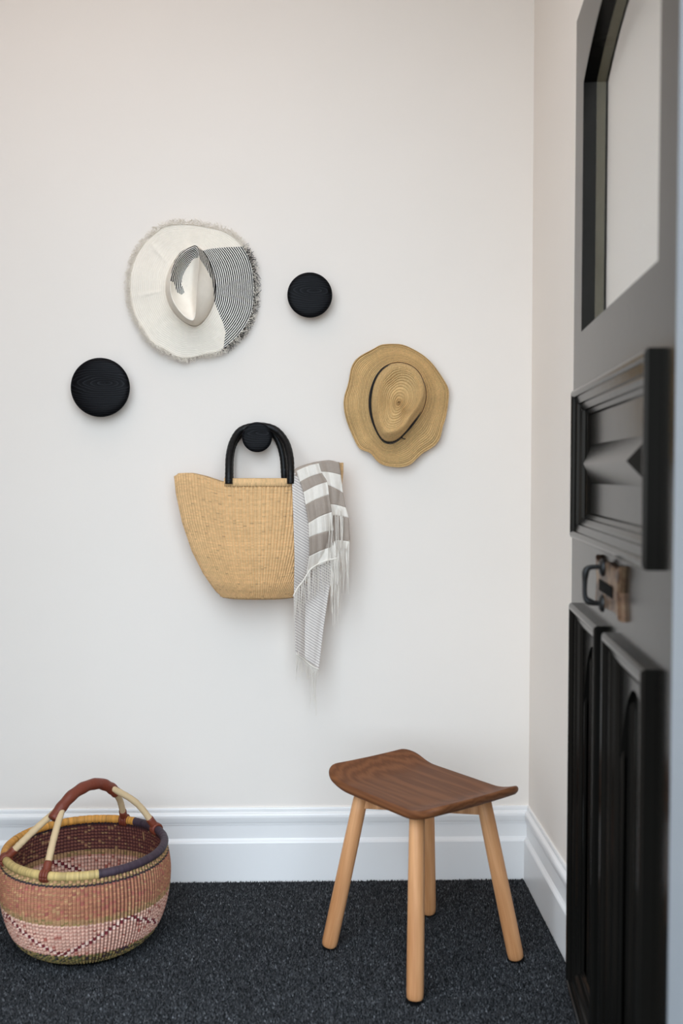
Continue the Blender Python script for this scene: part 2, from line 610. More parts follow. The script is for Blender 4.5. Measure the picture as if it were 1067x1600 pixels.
def panel_moulding(name, u0, u1, z0, z1, prof, parent=None):
    v, f = [], []
    for w, p in prof:
        v += [(u0 + w, p, z0 + w), (u1 - w, p, z0 + w), (u1 - w, p, z1 - w), (u0 + w, p, z1 - w)]
    for i in range(len(prof) - 1):
        for k in range(4):
            a, b = 4 * i + k, 4 * i + (k + 1) % 4
            f.append((a, a + 4, b + 4, b))
    o = mesh_obj(name, v, f, M_DOOR, parent or door, ORI, smooth=False)
    return o


# middle panel with the elongated diamond block
dbox('middle_panel', GL0, GL1, 1.085, 1.335, -0.036, -0.012)
panel_moulding('panel_moulding', 0.092, DW - 0.098, 1.053, 1.367, BOL)
c0, zc = DW / 2, 1.210
bu, bz, ru, rp, pb = 0.272, 0.040, 0.215, 0.014, -0.012
vd = [(c0 - bu, pb, zc - bz), (c0 + bu, pb, zc - bz), (c0 + bu, pb, zc + bz), (c0 - bu, pb, zc + bz), (c0 - ru, rp, zc), (c0 + ru, rp, zc)]
mesh_obj('diamond_block', vd, [(0, 4, 5, 1), (2, 5, 4, 3), (3, 4, 0), (1, 5, 2), (0, 1, 2, 3)], M_DOOR, door, ORI, smooth=False)

# two lower panels with beaded boards and an arched spandrel
for (u0, u1) in ((GL0, DW / 2 - 0.05), (DW / 2 + 0.05, GL1)):
    pm = dbox('lower_panel', u0, u1, 0.105, 0.88, -0.040, -0.020)
    panel_moulding('panel_moulding', u0 - 0.014, u1 + 0.014, 0.075, 0.912, BOL)
    w = (u1 - u0 - 0.076) / 4
    for k in range(4):
        a = u0 + 0.038 + k * w
        prof = [(0.001, -0.020), (0.003, -0.013), (0.008, -0.010), (0.013, -0.013), (0.015, -0.016), (w - 0.004, -0.016), (w - 0.001, -0.020)]
        v = [(a + q, p, z) for q, p in prof for z in (0.115, 0.87)]
        f = [(2 * i, 2 * i + 1, 2 * i + 3, 2 * i + 2) for i in range(len(prof) - 1)]
        mesh_obj('board', v, f, M_DOOR, pm, ORI, smooth=False)
    # spandrel plate: rectangle with a pointed arch cut out of its lower edge
    ua, ub = u0 + 0.036, u1 - 0.036
    um, hw = (ua + ub) / 2, (ub - ua) / 2
    uu = np.linspace(ua, ub, 17)
    zz = 0.845 - 0.14 * (np.abs(uu - um) / hw) ** 2.2
    v = [(u, p, z) for p in (-0.006, -0.018) for u, z in zip(uu, zz)] + [(u, p, 0.876) for p in (-0.006, -0.018) for u in uu]
    f = []
    for i in range(16):
        f += [(i, i + 1, 34 + i + 1, 34 + i), (i + 1, i, 17 + i, 17 + i + 1)]
    mesh_obj('arched_spandrel', v, f, M_DOOR, pm, ORI, smooth=False)

# letter plate with a pull handle
pu, pz = 0.43, 0.993
half = [(-0.120, 0.046), (-0.105, 0.040), (-0.085, 0.036), (0.0, 0.042), (0.085, 0.036), (0.105, 0.040), (0.120, 0.046), (0.116, 0.025), (0.106, 0.0)]
outl = half + [(a, -b) for a, b in half[:-1][::-1]] + [(-0.106, 0.0)]
k = len(outl)
v = [(pu + a * s, p, pz + b * s) for p, s in ((0, 1), (0.007, 1), (0.011, 0.94)) for a, b in outl]
f = []
for i in range(k):
    j = (i + 1) % k
    f += [(i, j, k + j, k + i), (k + i, k + j, 2 * k + j, 2 * k + i)]
f.append(tuple(range(2 * k, 3 * k)))
plate = mesh_obj('letter_plate', v, f, M_BRASS, door, ORI, smooth=False)
dbox('letter_slot', pu - 0.065, pu + 0.065, pz - 0.014, pz + 0.006, 0.0105, 0.0125, M_PIT, plate)
hp = smooth_path([(pu + 0.03, 0.006, pz + 0.030), (pu + 0.03, 0.024, pz + 0.031), (pu + 0.03, 0.040, pz + 0.026), (pu + 0.03, 0.043, pz + 0.0),
                  (pu + 0.03, 0.041, pz - 0.026), (pu + 0.03, 0.026, pz - 0.034), (pu + 0.03, 0.006, pz - 0.034)], 28)
hp_r = 0.0042 + 0.0022 * np.exp(-((np.arange(28) - 10) / 2.0) ** 2) + 0.0022 * np.exp(-((np.arange(28) - 20) / 2.0) ** 2)
tube('pull_handle', hp, hp_r, M_IRON, plate, ORI, 12)
for dz in (0.030, -0.034):
    a = np.linspace(0, 2 * math.pi, 20, endpoint=False)
    rows = [(0.016, 0.010), (0.016, 0.014), (0.011, 0.018), (0.004, 0.019)]
    v = [(pu + 0.03 + r * math.cos(t), p, pz + dz + r * math.sin(t)) for r, p in rows for t in a]
    mesh_obj('handle_rose', v, [tuple(q) for q in grid_faces(4, 20, True)], M_IRON, plate, ORI)
# two hinges on the jamb side
for z in (0.35, 1.1, 1.95):
    tube('hinge', [(-0.006, -0.004, z - 0.05), (-0.006, -0.004, z + 0.05)], 0.005, M_IRON, door, ORI, 10)

# ------------------------------------------------------------------ round wall knobs
def wall_knob(cx, cz, rad, label, depth):
    r = empty('wall_knob', (cx, 0.0, cz))
    tag(r, label, 'wall hook', 'round black wall knobs')
    d0, t = depth, rad * 0.30
    prof = [(0.0, d0 - 0.003), (0.4 * rad, d0 - 0.003), (0.80 * rad, d0), (0.96 * rad, d0 + 0.25 * t), (1.0 * rad, d0 + 0.50 * t), (0.985 * rad, d0 + 0.66 * t), (0.93 * rad, d0 + 0.80 * t),
            (0.80 * rad, d0 + 0.91 * t), (0.55 * rad, d0 + 0.985 * t), (0.3 * rad, d0 + 1.0 * t), (0.001, d0 + 1.005 * t)]
    c = (cx, 0.0, cz)
    lathe('knob_cap', prof, c, 'y', M_BLACKWOOD, r, 72)
    lathe('stem', [(0.36 * rad, 0.0), (0.30 * rad, 0.006), (0.26 * rad, 0.5 * d0), (0.34 * rad, d0)], c, 'y', M_BLACKWOOD, r, 32)
    return r


def px_knob(px, py, r_px, label, depth):
    p = at(px, py, -depth - 0.01)
    q = at(px + r_px, py, -depth - 0.01)
    wall_knob(p[0], p[2], q[0] - p[0], label, depth)


px_knob(157, 605.5, 46.3, 'largest round black wooden wall knob, bare, below the fringed cream hat', 0.030)
px_knob(484, 461, 35.2, 'medium round black wooden wall knob, bare, above the tan straw hat', 0.028)
px_knob(401.5, 683, 23.6, 'smallest round black wooden wall knob, holding the woven tote bag', 0.050)


# ------------------------------------------------------------------ hats
def radial(pts, c, th, smooth=2.0):
    p = np.asarray(pts, float) - np.asarray(c, float)
    p = smooth_path(np.vstack([p, p[:1]]), len(p) * 24)[:-1]
    a = np.arctan2(p[:, 1], p[:, 0])
    r = np.hypot(p[:, 0], p[:, 1])
    o = np.argsort(a)
    a, r = a[o], r[o]
    a = np.concatenate([a[-3:] - 2 * math.pi, a, a[:3] + 2 * math.pi])
    r = np.concatenate([r[-3:], r, r[:3]])
    q = np.interp(th, a, r)
    if smooth:
        k = np.arange(-40, 41) * (th[1] - th[0])
        w = np.exp(-(k / math.radians(smooth)) ** 2 / 2)
        w /= w.sum()
        q = np.convolve(np.concatenate([q[-40:], q, q[:40]]), w, 'valid')
    return q


def inside(px, py, poly):
    poly = np.asarray(poly, float)
    x, y = poly[:, 0], poly[:, 1]
    res = np.zeros(px.shape, bool)
    j = len(poly) - 1
    for i in range(len(poly)):
        cond = ((y[i] > py) != (y[j] > py)) & (px < (x[j] - x[i]) * (py - y[i]) / (y[j] - y[i] + 1e-12) + x[i])
        res ^= cond
        j = i
    return res


TH = np.linspace(-math.pi, math.pi, 720, endpoint=False)


def loft(loops, ys, rows):
    """Radial loft: loops are radii over TH, ys depths over TH; returns r(t,th), y(t,th) and t by Catmull-Rom."""
    L = np.asarray([np.broadcast_to(l, TH.shape) for l in loops])
    Y = np.asarray([np.broadcast_to(l, TH.shape) for l in ys])
    r = smooth_path(L, rows)
    y = smooth_path(Y, rows)
    return np.maximum(r, 0), y


def zoomed(pts, ox, oy, s):
    return [(ox + x / s, oy + y / s) for x, y in pts]


# --- tan straw hat
def straw_hat():
    Z = lambda pts: zoomed(pts, 510, 520, 4.85)
    out = Z([(410, 88), (500, 83), (580, 90), (660, 125), (740, 175), (800, 230), (860, 310), (910, 390), (928, 440), (922, 540), (905, 640), (880, 720), (865, 790), (830, 850),
             (770, 890), (720, 920), (680, 960), (630, 1005), (560, 1020), (480, 1015), (410, 995), (370, 960), (345, 922), (310, 900), (255, 885), (220, 830), (180, 740),
             (150, 660), (130, 560), (135, 480), (160, 400), (175, 330), (185, 270), (215, 210), (270, 165), (340, 130)])
    base = Z([(480, 232), (560, 222), (640, 245), (700, 295), (742, 380), (757, 460), (747, 540), (717, 612), (650, 702), (592, 770), (530, 828), (470, 842), (420, 818),
              (372, 740), (343, 650), (331, 550), (338, 440), (368, 340), (420, 270)])
    top = Z([(500, 262), (560, 248), (640, 268), (700, 322), (733, 400), (733, 480), (700, 560), (640, 640), (592, 712), (540, 752), (480, 772), (432, 760), (398, 695),
             (380, 620), (377, 520), (396, 420), (432, 335)])
    c = Z([(548, 530)])[0]
    rb, rt, ro = radial(base, c, TH), radial(top, c, TH), radial(out, c, TH, 2.5)
    loc = at(c[0], c[1], 0.0)
    root = empty('straw_hat', tuple(loc))
    tag(root, 'tan straw fedora with dark band and wavy brim hung on the wall', 'hat')
    # brim
    nr, rings = 15 * 6 + 1, 15
    t = np.linspace(0, 1, nr)[:, None]
    r = rb[None] * (1 - t) + ro[None] * t
    wav = 0.006 * np.sin(3 * TH + 0.6) + 0.005 * np.sin(5 * TH + 2.0) + 0.003 * np.sin(8 * TH)
    y = -0.040 + 0.012 * t + (wav[None] + 0.006) * t ** 1.5 - 0.006 * np.exp(-((t - 1) / 0.05) ** 2)
    ph = (t * rings) % 1.0
    row_k = (np.arange(nr) % 6)[:, None]
    y = y - np.choose(row_k, [-0.0020, 0.0030, 0.0038, 0.0040, 0.0038, 0.0030]) * (1 + 0.10 * np.sin(TH * 180)[None])
    y = np.minimum(y, -0.006)
    P = at(c[0] + r * np.cos(TH), c[1] + r * np.sin(TH), y)
    Fc = grid_faces(nr, len(TH), True)
    ring_i = (np.repeat(np.arange(nr - 1), len(TH)) // 6)
    seg_i = np.tile(np.arange(len(TH)), nr - 1) // 3
    tab = rng.normal(1, 0.04, (rings + 1, 241))
    tone = tab[ring_i, seg_i] * rng.normal(1, 0.07, rings + 1)[ring_i]
    base_c = np.array(srgb(214, 178, 124)[:3])
    brim = mesh_obj('brim', P.reshape(-1, 3), Fc, M_STRAW, root, col=base_c[None] * tone[:, None])
    m = brim.modifiers.new('thick', 'SOLIDIFY')
    m.thickness, m.offset = 0.002, -1
    # crown
    wrap = lambda a: (TH - math.radians(a) + math.pi) % (2 * math.pi) - math.pi
    pinch = 0.14 * np.exp(-(wrap(-105) / 0.32) ** 2) + 0.16 * np.exp(-(wrap(62) / 0.30) ** 2) + 0.10 * np.exp(-(wrap(165) / 0.55) ** 2)
    loops = [rb * 0.985, rb * 0.6 + rt * 0.4, rt * 1.02, rt * 0.93, rt * (0.78 - 0.6 * pinch), rt * (0.54 - 0.2 * pinch), rt * 0.27, rt * 0.01]
    dip = 0.012 * np.cos(2 * (TH - math.radians(75)))
    ys = [-0.036, -0.075, -0.108, -0.118, -0.113 + 0.09 * pinch, -0.106 + 0.06 * pinch, -0.106, -0.107]
    nring = 22
    nr2 = nring * 6 + 1
    r, y = loft(loops, ys, nr2)
    t2 = np.linspace(0, 1, nr2)[:, None]
    row_k = (np.arange(nr2) % 6)[:, None]
    y = y - np.choose(row_k, [-0.0020, 0.0030, 0.0038, 0.0040, 0.0038, 0.0030]) * (1 + 0.10 * np.sin(TH * 120)[None])
    P = at(c[0] + r * np.cos(TH), c[1] + r * np.sin(TH), y)
    # the braid runs round its own middle on top
    ring_i = np.arange(nr2 - 1) // 6
    ring_i = np.repeat(ring_i, len(TH))
    seg_i = np.tile(np.arange(len(TH)), nr2 - 1) // 4
    tab = rng.normal(1, 0.04, (nring + 1, 241))
    tone = tab[ring_i, seg_i] * rng.normal(1, 0.07, nring + 1)[ring_i]
    mesh_obj('crown', P.reshape(-1, 3), grid_faces(nr2, len(TH), True), M_STRAW, root, col=base_c[None] * tone[:, None])
    # band round the foot of the crown
    rr = rb - 2.2 + 4.2 * np.clip(np.cos(TH - math.radians(180)), 0, 1) ** 1.5 + 3.0 * np.exp(-((TH - math.radians(62)) / 0.50) ** 2)
    V = []
    for dr, yy in ((0, -0.034), (0.4, -0.046), (-0.2, -0.060), (-3.5, -0.062)):
        V.append(at(c[0] + (rr + dr) * np.cos(TH), c[1] + (rr + dr) * np.sin(TH), np.full_like(TH, yy) ))
    band = mesh_obj('hat_band', np.vstack(V), grid_faces(4, len(TH), True), M_BAND, root)
    kx, ky = Z([(578, 800)])[0]
    pts = at(np.array([kx - 3, kx, kx + 4]), np.array([ky - 3, ky, ky + 1]), np.array([-0.058, -0.050, -0.046]))
    tube('band_tail', smooth_path(pts, 8), 0.0016, M_BAND, band, root.location, 8)


straw_hat()


# --- cream hat with a striped part and a frayed edge
def fringed_hat():
    Z = lambda pts: zoomed(pts, 170, 320, 3.952)
    out = Z([(130, 560), (130, 450), (155, 340), (205, 250), (270, 185), (350, 130), (480, 118), (600, 135), (710, 160), (780, 205), (830, 262), (868, 330), (890, 420),
             (896, 520), (888, 640), (858, 725), (815, 790), (755, 850), (690, 900), (600, 918), (520, 940), (425, 938), (345, 890), (270, 850), (215, 770), (160, 680)])
    base = Z([(530, 246), (575, 275), (620, 345), (652, 440), (662, 540), (648, 610), (610, 690), (570, 735), (530, 752), (470, 728), (410, 675), (365, 600), (350, 510),
              (365, 420), (410, 330), (465, 275)])
    rid = Z([(535, 262), (552, 290), (556, 330), (553, 420), (546, 520), (540, 620), (532, 690), (515, 712), (470, 690), (420, 635), (388, 570), (380, 510), (392, 430),
             (430, 340), (480, 288)])
    c = Z([(478, 500)])[0]
    rb, rr, ro = radial(base, c, TH, 2), radial(rid, c, TH, 1.5), radial(out, c, TH, 3)
    root = empty('fringed_hat', tuple(at(c[0], c[1], 0.0)))
    tag(root, 'wide cream cloth hat with frayed edge and black striped section', 'hat')
    # brim
    nr = 91
    t = np.linspace(0, 1, nr)[:, None]
    r = rb[None] * (1 - t) + ro[None] * t
    wav = 0.007 * np.sin(2 * TH + 1.0) + 0.004 * np.sin(5 * TH + 0.5)
    crease = sum(0.004 * np.exp(-((((TH - math.radians(a) + math.pi) % (2 * math.pi)) - math.pi) / 0.05) ** 2) for a in (168, 92, 130, -80, -130))
    y = -0.038 + 0.016 * t + wav[None] * t ** 1.5 - crease[None] * np.sin(math.pi * t) * 0.5
    y = y - 0.0005 * np.cos(2 * math.pi * t * 19)
    y = np.minimum(y, -0.008)
    PX, PY = c[0] + r * np.cos(TH), c[1] + r * np.sin(TH)
    P = at(PX, PY, y).reshape(-1, 3)
    Fc = grid_faces(nr, len(TH), True)
    fx, fy = PX.ravel()[Fc].mean(1), PY.ravel()[Fc].mean(1)
    # faces across the angle seam need no care: centres are taken from the vertices themselves
    poly = Z([(566, 288), (620, 273), (720, 263), (850, 258), (980, 380), (980, 780), (702, 960), (705, 900), (716, 820), (722, 790), (705, 730), (668, 640), (640, 560), (600, 400)])
    msk = inside(fx, fy, poly)
    uv = np.stack([np.broadcast_to((TH / math.pi * 20)[None], r.shape).ravel(), np.broadcast_to(t, r.shape).ravel()], -1)

    def sub(name, mask, mat):
        f = Fc[mask]
        idx, inv = np.unique(f, return_inverse=True)
        o = mesh_obj(name, P[idx], inv.reshape(f.shape), mat, root, uv=uv[idx])
        m = o.modifiers.new('thick', 'SOLIDIFY')
        m.thickness, m.offset = 0.0015, -1
        return o
    sub('brim', ~msk, M_CREAM)
    tag(sub('striped_brim', msk, M_STRIPE), 'black and cream striped part of the brim')
    # crown
    inner = rr * 0.90
    loops = [rb * 0.99, rb * 0.72 + rr * 0.28, rr * 1.045, rr * 0.985, rr * 0.86, rr * 0.55, rr * 0.25, rr * 0.02]
    ys = [-0.036, -0.072, -0.116, -0.124, -0.114, -0.094, -0.088, -0.087]
    nr2 = 106
    r2, y2 = loft(loops, ys, nr2)
    t2 = np.linspace(0, 1, nr2)[:, None]
    PX2, PY2 = c[0] + r2 * np.cos(TH), c[1] + r2 * np.sin(TH)
    P2 = at(PX2, PY2, y2).reshape(-1, 3)
    F2 = grid_faces(nr2, len(TH), True)
    fx, fy = PX2.ravel()[F2].mean(1), PY2.ravel()[F2].mean(1)
    pa = Z([(380, 470), (384, 420), (405, 345), (450, 280), (530, 240), (560, 270), (552, 325), (520, 335), (485, 385), (455, 440), (448, 490), (468, 540), (450, 556), (420, 540), (402, 480)])
    pb_ = Z([(556, 270), (600, 295), (650, 400), (680, 540), (665, 585), (650, 570), (640, 470), (605, 400), (566, 340), (553, 310)])
    msk2 = inside(fx, fy, pa) | inside(fx, fy, pb_)
    P, Fc = P2, F2
    uv = np.stack([np.broadcast_to((TH / math.pi * 20)[None], r2.shape).ravel(), ((rr[None] - r2) / 3.1 + 40).ravel()], -1)

    def sub2(name, mask, mat):
        f = F2[mask]
        idx, inv = np.unique(f, return_inverse=True)
        return mesh_obj(name, P2[idx], inv.reshape(f.shape), mat, root, uv=uv[idx])
    sub2('crown', ~msk2, M_CREAM)
    tag(sub2('striped_crown', msk2, M_STRIPE_C), 'black and cream striped part of the crown')
    # frayed edge
    for name, dark in (('cream_fringe', False), ('black_fringe', True)):
        paths, rads = [], []
        for th in rng.uniform(-math.pi, math.pi, 1200 if not dark else 850):
            i = int((th + math.pi) / (2 * math.pi) * 720) % 720
            dark_zone = math.radians(-34.5) < th < math.radians(61)
            if dark and not dark_zone:
                continue
            if not dark and dark_zone and rng.random() > 0.45:
                continue
            r0 = ro[i] - 1.0
            ln = rng.uniform(3.0, 10.5) * (1.0 if not dark_zone else 1.15)
            lean = rng.normal(0, 0.045)
            bend = rng.normal(0, 0.05)
            y0 = y[-1, i]
            q = []
            for k in range(4):
                s = k / 3
                rk = r0 + ln * s
                tk = th + lean * s + bend * s * s
                q.append((c[0] + rk * math.cos(tk), c[1] + rk * math.sin(tk), min(-0.004, y0 - 0.002 + rng.normal(0, 0.003) * s)))
            q = np.array(q)
            paths.append(at(q[:, 0], q[:, 1], q[:, 2]))
            rads.append(rng.uniform(0.0005, 0.0010))
        V, Ff = strands(paths, np.array(rads))
        mesh_obj(name, V, Ff, M_FRINGE_D if dark else M_CREAM, root, kind='stuff')


fringed_hat()

# ------------------------------------------------------------------ woven tote bag
BAG_CX = 404.5
BAG_Y = -0.075
_hy = np.array([736, 742, 770, 815, 860, 895, 915, 924, 929.0])
_hw = np.array([132, 131.5, 128.5, 119, 104, 86.5, 73, 66, 60.0])
Z_BOT = float(at(404, 931, BAG_Y)[2])
_sc = float(at(405, 800, BAG_Y)[0] - at(404, 800, BAG_Y)[0])
BX = float(at(BAG_CX, 800, BAG_Y)[0])
_tx = np.array([-1, -0.93, -0.80, -0.64, -0.46, -0.36, 0.36, 0.46, 0.64, 0.80, 0.93, 1])
_ty = np.array([744, 738.5, 738, 743, 751, 753, 753, 751, 741, 731, 723, 722.0])


def bag_a(z):
    py = 931 - (z - Z_BOT) / _sc
    return np.interp(py, _hy, _hw) * _sc


def bag_b(s):
    return np.interp(s, [0, 0.08, 0.35, 0.75, 1.0], [0.052, 0.060, 0.066, 0.058, 0.044])


def bag_top(xn):
    return Z_BOT + (931 - np.interp(xn, _tx, _ty)) * _sc


def bag_surface(th, s, inset=0.0):
    """th: angle round the bag (front at -pi/2), s: 0 bottom .. 1 top edge."""
    cn = np.cos(th)
    xn = np.sign(cn) * np.abs(cn) ** 0.85
    sn = np.sin(th)
    yn = np.sign(sn) * np.abs(sn) ** 0.92
    z = Z_BOT + s * (bag_top(xn) - Z_BOT)
    a = bag_a(z) - inset
    b = bag_b(s) - inset
    x = BX + a * xn
    y = BAG_Y + b * yn
    return x, y, z


def tote():
    root = empty('tote_bag', (BX, BAG_Y, Z_BOT))
    tag(root, 'woven straw tote bag with black handles hung on the smallest knob', 'bag')
    ribs, rows = 104, 84
    nc, nr = ribs * 6, rows * 3 + 1
    kk = np.arange(nc) / nc * 2
    half = kk % 1.0
    q_ = 1 - 2 * half
    th_even = np.arccos(np.sign(q_) * np.abs(q_) ** (1 / 0.85))
    th = (0.25 * math.pi * half + 0.75 * th_even + math.pi * np.floor(kk))[None]
    s = np.linspace(0.0, 1, nr)[:, None]
    x, y, z = bag_surface(th, s)
    x, y, z = [np.broadcast_to(q, (nr, nc)).copy() for q in (x, y, z)]
    u = (np.arange(nc) / 6.0)[None]
    v = (np.arange(nr) / 3.0)[:, None]
    rib = np.choose(np.arange(nc) % 6, [0.0, 0.78, 0.95, 1.0, 0.95, 0.78])[None]
    weft = np.abs(np.cos(math.pi * (v + 0.5 * (np.floor(u) % 2))))
    d = 0.0050 * rib + 0.0016 * weft * rib - 0.0035
    nx, ny = np.cos(th) * 0.45, np.sin(th)
    L = np.hypot(nx, ny)
    x += d * nx / L
    y += d * ny / L
    y = np.minimum(y, -0.0015)
    P = [np.stack([x, y, z], -1).reshape(-1, 3)]
    Fc = [grid_faces(nr, nc, True)]
    cu, cv = np.tile(np.arange(nc) // 6, nr - 1), np.repeat(np.arange(nr - 1) // 3, nc)
    tab = rng.normal(1, 0.05, (ribs, rows)) * rng.normal(1, 0.03, (1, rows)) * rng.normal(1, 0.02, (ribs, 1))
    tab[rng.random((ribs, rows)) < 0.02] *= 0.75
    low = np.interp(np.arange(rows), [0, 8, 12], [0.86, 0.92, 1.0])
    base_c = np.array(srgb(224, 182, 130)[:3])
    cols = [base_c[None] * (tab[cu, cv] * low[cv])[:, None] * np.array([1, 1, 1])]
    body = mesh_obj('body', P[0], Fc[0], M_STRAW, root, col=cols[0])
    # rounded underside
    ks = np.array([1.0, 0.96, 0.8, 0.4, 0.02])
    dz = np.array([0.0, -0.003, -0.006, -0.007, -0.007])
    th1 = np.linspace(0, 2 * math.pi, 120, endpoint=False)
    bx, by, bz = bag_surface(th1[None], np.zeros((1, 1)))
    V = np.vstack([np.stack([BX + (bx[0] - BX) * k_, BAG_Y + (by[0] - BAG_Y) * k_, bz[0] + q], -1) for k_, q in zip(ks, dz)])
    nf = grid_faces(5, 120, True)[:, ::-1]
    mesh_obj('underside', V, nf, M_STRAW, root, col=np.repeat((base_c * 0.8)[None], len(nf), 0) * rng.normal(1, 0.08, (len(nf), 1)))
    # inside wall, 4 mm in
    s2 = np.linspace(1.0, 0.05, 12)[:, None]
    ix, iy, iz = bag_surface(th1[None], s2, 0.005)
    V = np.stack(np.broadcast_arrays(ix, iy, iz), -1).reshape(-1, 3)
    nf = grid_faces(12, 120, True)
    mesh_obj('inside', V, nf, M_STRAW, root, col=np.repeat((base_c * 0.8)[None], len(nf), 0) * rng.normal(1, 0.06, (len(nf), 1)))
    # stitched hem between the handles, front and back
    for side in (-1, 1):
        tt = np.linspace(math.pi * 0.5 - 0.345, math.pi * 0.5 + 0.345, 60) * side
        rowsv = []
        for s_, off in ((0.965, 0.0015), (0.968, 0.0045), (1.0, 0.0050), (1.028, 0.0042), (1.033, 0.0), (1.028, -0.006), (1.0, -0.007)):
            hx, hy, hz = bag_surface(tt[None], np.full((1, 1), min(s_, 1.0)))
            rowsv.append(np.stack([hx[0], hy[0] + side * off, hz[0] + max(0, s_ - 1.0) * 0.36], -1))
        V = np.vstack(rowsv)
        V[:, 1] = np.minimum(V[:, 1], -0.001)
        nf = grid_faces(7, 60)
        o = mesh_obj('hem', V, nf, M_STRAW, root, col=base_c[None] * 1.02 * rng.normal(1, 0.08, (len(nf), 1)))
        # stitches
        st = []
        if side < 0:
            for tq in np.linspace(tt[2], tt[-3], 26):
                hx, hy, hz = bag_surface(np.array([[tq], [tq + 0.012]]), np.full((1, 1), 0.968))
                hz = np.broadcast_to(hz, hx.shape)
                st.append(np.stack([hx[:, 0], hy[:, 0] - 0.0052, hz[:, 0]], -1))
            V, Ff = strands(np.array(st), 0.0007)
            mesh_obj('stitching', V, Ff, M_IRON, o, root.location, kind='stuff')
    # handles
    fr = [(357.5, 756, -0.128), (357.5, 738, -0.124), (358.5, 712, -0.098), (364, 690, -0.062), (377, 672, -0.040), (403, 665.5, -0.0385), (429, 671, -0.040), (446, 690, -0.062), (453, 714, -0.098), (454, 738, -0.124), (454, 756, -0.128)]
    bk = [(360, 756, -0.026), (359.5, 738, -0.024), (360.5, 712, -0.018), (367, 690, -0.016), (383, 673, -0.0165), (403, 667.5, -0.0165), (423, 673, -0.0165), (436, 692, -0.016), (442, 714, -0.018), (444, 738, -0.024), (445, 756, -0.026)]
    for path, rad in ((fr, 0.0098), (bk, 0.0092)):
        q = smooth_path(path, 120)
        w = at(q[:, 0], q[:, 1], q[:, 2])
        rv = rad * 1.06 * (1 + 0.025 * np.sin(np.arange(120) * 1.9) + 0.008 * rng.normal(0, 1, 120))
        tube('handle', w, rv, M_LEATHER_BLACK, root, None, 16)


tote()


# ------------------------------------------------------------------ scarf hanging out of the tote
def bag_front_y(px, py):
    """Depth of the tote's front surface at a place of the picture (held to the last value below its foot)."""
    pyc = np.minimum(py, 915)
    w = np.interp(pyc, _hy, _hw)
    xn = np.clip((px - BAG_CX) / w, -1, 1)
    s = np.clip((931 - pyc) / 185.0, 0, 1)
    return BAG_Y - bag_b(s) * np.sqrt(np.maximum(1 - xn ** 2, 0.03)) - 0.005


def sheet(left, right, nu, nv, depth, ripple, rip_n, seed, knots=False):
    """Cloth between two edges given at matching stations; returns world grid and (u, v) with v in station units."""
    l = smooth_path(left, nv)
    r = smooth_path(right, nv)
    u = np.linspace(0, 1, nu)[None]
    PXs = l[:, 0:1] * (1 - u) + r[:, 0:1] * u
    PYs = l[:, 1:2] * (1 - u) + r[:, 1:2] * u
    PYs = PYs - 3.0 * np.sin(math.pi * u) * 0.6
    vv = np.linspace(0, len(left) - 1, nv)[:, None]
    rp = ripple * (np.sin(2 * math.pi * (rip_n * u + 0.05 * vv) + seed) + 0.4 * np.sin(2 * math.pi * (2.3 * rip_n * u + 0.07 * vv) + seed * 2))
    Y = bag_front_y(PXs, PYs) - depth - rp
    return at(PXs, PYs, Y), np.broadcast_to(u, PXs.shape), np.broadcast_to(vv, PXs.shape), PXs, PYs, Y


